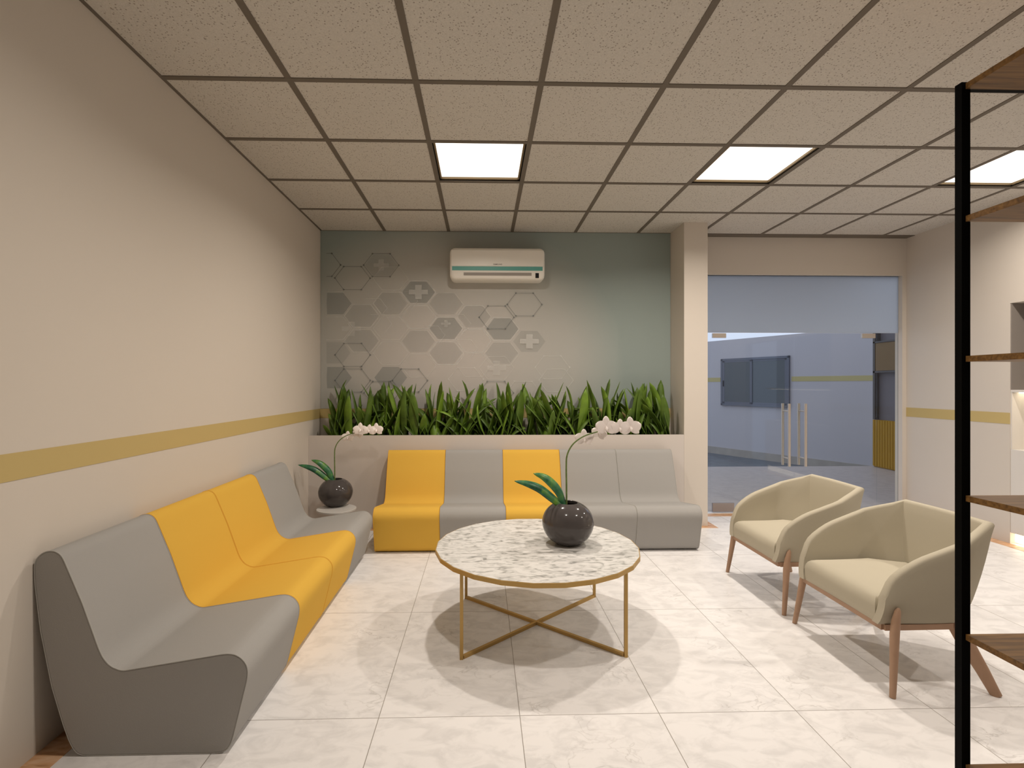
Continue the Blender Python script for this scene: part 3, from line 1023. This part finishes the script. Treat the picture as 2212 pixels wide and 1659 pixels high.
    for s_ in (-1, 1):
        bm = BM()
        tube(bm, [(.478, s_ * .362, 0), (.440, s_ * .335, .10), (.385, s_ * .298, .23), (.360, s_ * .285, .297)],
             [(.014, .021), (.015, .026), (.016, .033), (.015, .036)], 14)
        obj('leg', bm, M['oak'], t, smooth=50)
    return t


c1 = armchair()
c1.location = (1.85, 2.618, 0)
tag(c1, 'cream armchair with wooden legs nearest the camera, partly behind the black shelf post', 'armchair', 'cream armchairs')
c2 = copy_tree(c1)
c2.location = (1.85, 3.448, 0)
tag(c2, 'cream armchair with wooden legs farther away, in front of the glass door', 'armchair', 'cream armchairs')

# ================================================================== BOOKSHELF
bx, by = cam_to_world((2086 - CX) / F * 1.75, 1.75)
t = thing('bookshelf', (bx, by, 0), 'open shelving rack with black steel posts and brown wooden shelves at right', 'shelf')
BW, BDp = 1.20, 0.34
pw = .030
zt_ = 2.444
for (x, y) in ((-.0135, 0.0), (BW - .0165, 0.0), (-.0135, -BDp + .03 - .03), (BW - .0165, -BDp)):
    bm = BM(); box(bm, x, x + pw, y, y + .03 - .004, 0, zt_); obj('post', bm, M['black'], t)
bm = BM(); box(bm, -.0135 + pw, BW - .0165, .004, .022, zt_ - .022, zt_ - .006); obj('top_rail', bm, M['black'], t)
for k, z in enumerate((2.440, 1.987, 1.508, 1.031, .557, .112)):
    bm = BM(); box(bm, 0, BW, -BDp, 0.0 if k else 0.0, z - .020, z)
    obj('shelf_board', bm, M['shelf_wood'], t)

# ================================================================== BUILT-IN UNIT (right edge)
t = thing('wall_unit', (XR, 4.426, 0), 'white built-in cabinet with lit toe kick and niches at the right edge', 'cabinet')
Yd = -1.6
UW = mat('white_cabinet_paint', (0.74, 0.70, 0.65), .5)
UG = mat('grey_niche_panel', (0.27, 0.24, 0.215), .6)
bm = BM(); box(bm, 0.002, .60, Yd, -.001, 0.098, .84); bevel(obj('base_cabinet', bm, UW, t), .003)
bm = BM(); box(bm, .20, .60, Yd, -.001, 1.367, 2.134); box(bm, .004, .20, -.012, -.001, 1.367, 2.134); obj('upper_panel', bm, UG, t)
bm = BM(); box(bm, .003, .22, Yd, -.001, 1.345, 1.367); obj('niche_shelf', bm, UW, t)
bm = BM(); box(bm, .30, .60, Yd, -.001, .841, 1.344); box(bm, .004, .30, -.012, -.001, .841, 1.344); obj('splash_panel', bm, UW, t)
bm = BM(); box(bm, .06, .12, Yd, -.001, 0.002, .097); obj('toe_kick', bm, UW, t)
bm = BM(); box(bm, .045, .058, Yd + .01, -.004, .012, .090); obj('toe_kick_light', bm, M['led'], t)
bm = BM(); box(bm, .06, .16, Yd + .02, -.02, 1.336, 1.344); obj('counter_light', bm, M['led'], t)

# ================================================================== GLASS DOORS
YG = 5.60
SEAM = 1.985
bm = BM()
box(bm, DX0, DX1, YD + .03, YD + .10, DZ - .0, DZ + .02)
struct('trim_6', bm, M['wall'])
t = bpy.data.objects.new('window_1', None); col.objects.link(t); t.location = (3.45, YG, 0); t['kind'] = 'structure'
bm = BM(); box(bm, DX0 - 3.45, DX1 - 3.45, -.006, .006, SEAM + .004, DZ); obj('transom_pane', bm, M['frosted'], t)
bm = BM(); box(bm, 4.403 - 3.45, DX1 - 3.45, -.005, .005, 0.0, SEAM); obj('side_pane', bm, M['glass'], t)
bm = BM(); box(bm, DX0 - 3.45, 2.522 - 3.45, -.005, .005, 0.0, SEAM); obj('side_pane', bm, M['glass'], t)


def door(name, xa, xb, hx, hinge):
    t = bpy.data.objects.new(name, None); col.objects.link(t); t['kind'] = 'structure'
    t.location = (hinge, YG, 0)
    bm = BM(); box(bm, xa - hinge, xb - hinge, -.005, .005, .008, SEAM - .003); obj('pane', bm, M['glass'], t)
    e = 1 if hinge == xa else -1
    bm = BM(); a, b = (hinge + .02 * e, hinge + .17 * e)
    box(bm, min(a, b) - hinge, max(a, b) - hinge, -.012, .012, SEAM - .053, SEAM - .003); obj('patch_fitting', bm, M['steel'], t)
    bm = BM(); a, b = (hinge + .02 * e, hinge + .26 * e)
    if e > 0: box(bm, min(a, b) - hinge, max(a, b) - hinge, -.012, .012, .008, .105); obj('patch_fitting', bm, M['steel_dark'], t)
    else: bm.free()
    bm = BM()
    for yy in (-.062, .062):
        tube(bm, [(hx - hinge, yy, .514), (hx - hinge, yy, 1.204)], .0145, 14)
    for z in (.60, 1.12):
        tube(bm, [(hx - hinge, -.062, z), (hx - hinge, .062, z)], .008, 10)
    obj('door_handle', bm, M['steel'], t, smooth=50)
    return t


door('door_1', 2.525, 3.463, 3.373, 2.525)
door('door_2', 3.470, 4.400, 3.556, 4.400)

# ================================================================== OUTSIDE THE DOORS
YP = 8.75
bm = BM(); box(bm, 1.0, 7.4, YD + .10, YP, -.06, -.002); struct('floor_lobby', bm, M['floor_out'])
bm = BM(); box(bm, -6, 9, YP, 22, -.36, -.30); struct('ground', bm, M['dark_floor'])
bm = BM(); box(bm, 1.0, 7.4, YP - .02, YP, -.30, -.06); struct('trim_7', bm, M['stone'])

# angled courtyard wall
def on_ray(x, d): return cam_to_world((x - CX) / F * d, d)


p0 = Vector(on_ray(1528, 13.0)); p1 = Vector(on_ray(1881, 9.77))
wdir = (p1 - p0).normalized()
ang = math.atan2(wdir.y, wdir.x)
wl = bpy.data.objects.new('wall_courtyard', None); col.objects.link(wl)
wl['kind'] = 'structure'
wl.location = (p0.x, p0.y, -.30); wl.rotation_euler = (0, 0, ang)


def wpos(x):   # distance along the wall where picture column x meets it
    c, s = math.cos(YAW), math.sin(YAW)
    k = (x - CX) / F
    rx, ry = k * c + s, -k * s + c
    # p0 + u*wdir = v*(rx,ry)
    det = wdir.x * (-ry) - wdir.y * (-rx)
    return ((-p0.x) * (-ry) - (-p0.y) * (-rx)) / det


HW = 2.512 + .30
bm = BM(); box(bm, -5, 4.5, 0, .15, 0, HW); obj('wall_panel', bm, M['out_wall'], wl)
u1, u2 = wpos(1559.6), wpos(1707)
bm = BM(); box(bm, -5, u1 - .04, -.004, 0, 1.79, 1.895); box(bm, u2 + .03, 4.5, -.004, 0, 1.79, 1.895); obj('stripe', bm, M['out_stripe'], wl)
bm = BM(); box(bm, -5, 4.5, -.02, 0, 0, .17); obj('skirting', bm, M['stone'], wl)
wt = bpy.data.objects.new('window_2', None); col.objects.link(wt); wt['kind'] = 'structure'
wt.location = wl.location; wt.rotation_euler = wl.rotation_euler
zb, zt2 = 1.216, 2.35
um = (u1 + u2) / 2 - 0.05
bm = BM(); fr = .05
for a, b, c, d in ((u1, u2, zb, zb + fr), (u1, u2, zt2 - fr, zt2), (u1, u1 + fr, zb, zt2), (u2 - fr, u2, zb, zt2)): box(bm, a, b, -.05, -.001, c, d)
obj('window_frame', bm, M['win_frame'], wt)
for a, b, yy in ((u1 + fr, um + .03, -.045), (um - .03, u2 - fr, -.03)):
    bm = BM()
    for q in ((a, b, zb + fr, zb + fr + .04), (a, b, zt2 - fr - .04, zt2 - fr), (a, a + .055, zb + fr, zt2 - fr), (b - .055, b, zb + fr, zt2 - fr)): box(bm, q[0], q[1], yy, yy + .014, q[2], q[3])
    s1 = obj('sash', bm, M['win_frame'], wt)
    bm = BM(); box(bm, a + .05, b - .05, yy + .004, yy + .009, zb + fr + .03, zt2 - fr - .03); obj('pane', bm, M['win_pane'], s1)
bm = BM(); box(bm, u1 + fr + .015, u1 + fr + .035, -.055, -.045, 1.68, 1.82); obj('latch', bm, M['print_black'], wt)

# lobby side walls; unseen roof shaped to send more daylight to the transom's right
bm = BM(); box(bm, 7.3, 7.4, YD + .10, YP + .3, -.0, 4.6); box(bm, 5.5, 7.4, YD + .10, YD + .2, 0, 4.6); struct('wall_lobby', bm, M['out_wall'])
bm = BM(); box(bm, 1.0, 7.4, YD + .12, YD + .22, ZC, 4.6)
box(bm, 1.0, 4.3, YD + .22, YP - .3, 2.9, 3.0); struct('lobby_shading_roof', bm, M['out_wall'])

# cupboard with the fluted front along the lobby wall
XCAB = 6.77
t = thing('lobby_cupboard', (XCAB, 8.70, 0), 'ochre fluted cupboard with brown upper boxes seen through the glass door', 'cabinet')
Lc = 2.6
bm = BM()
nfl = 46; fw = Lc / nfl
for k in range(nfl):
    ya = -Lc + fw * k
    P = [(0.0, ya + .004), (-.014, ya + fw * .3), (-.014, ya + fw * .7), (0.0, ya + fw - .004)]
    prism(bm, P + [(.03, ya + fw - .004), (.03, ya + .004)], 0.02, .811)
box(bm, .02, .45, -Lc, 0, 0.0, .811)
obj('fluted_front', bm, M['yellow_panel'], t)
bm = BM(); box(bm, .08, .45, -Lc, -.04, .811, 1.62); obj('middle_panel', bm, M['grey_panel'], t)
bm = BM(); box(bm, .01, .45, -Lc, -.045, 1.655, 2.13); obj('upper_box', bm, M['brown_panel'], t)
bm = BM(); box(bm, 0, .45, -Lc, -.0, 1.62, 1.652); box(bm, 0, .45, -Lc, 0, 2.134, 2.16); box(bm, 0, .45, -.045, 0, .815, 2.9)
obj('frame', bm, M['print_dark'], t)
bm = BM(); box(bm, .10, .45, -Lc, -.05, 2.165, 2.9); obj('top_panel', bm, M['grey_panel'], t)
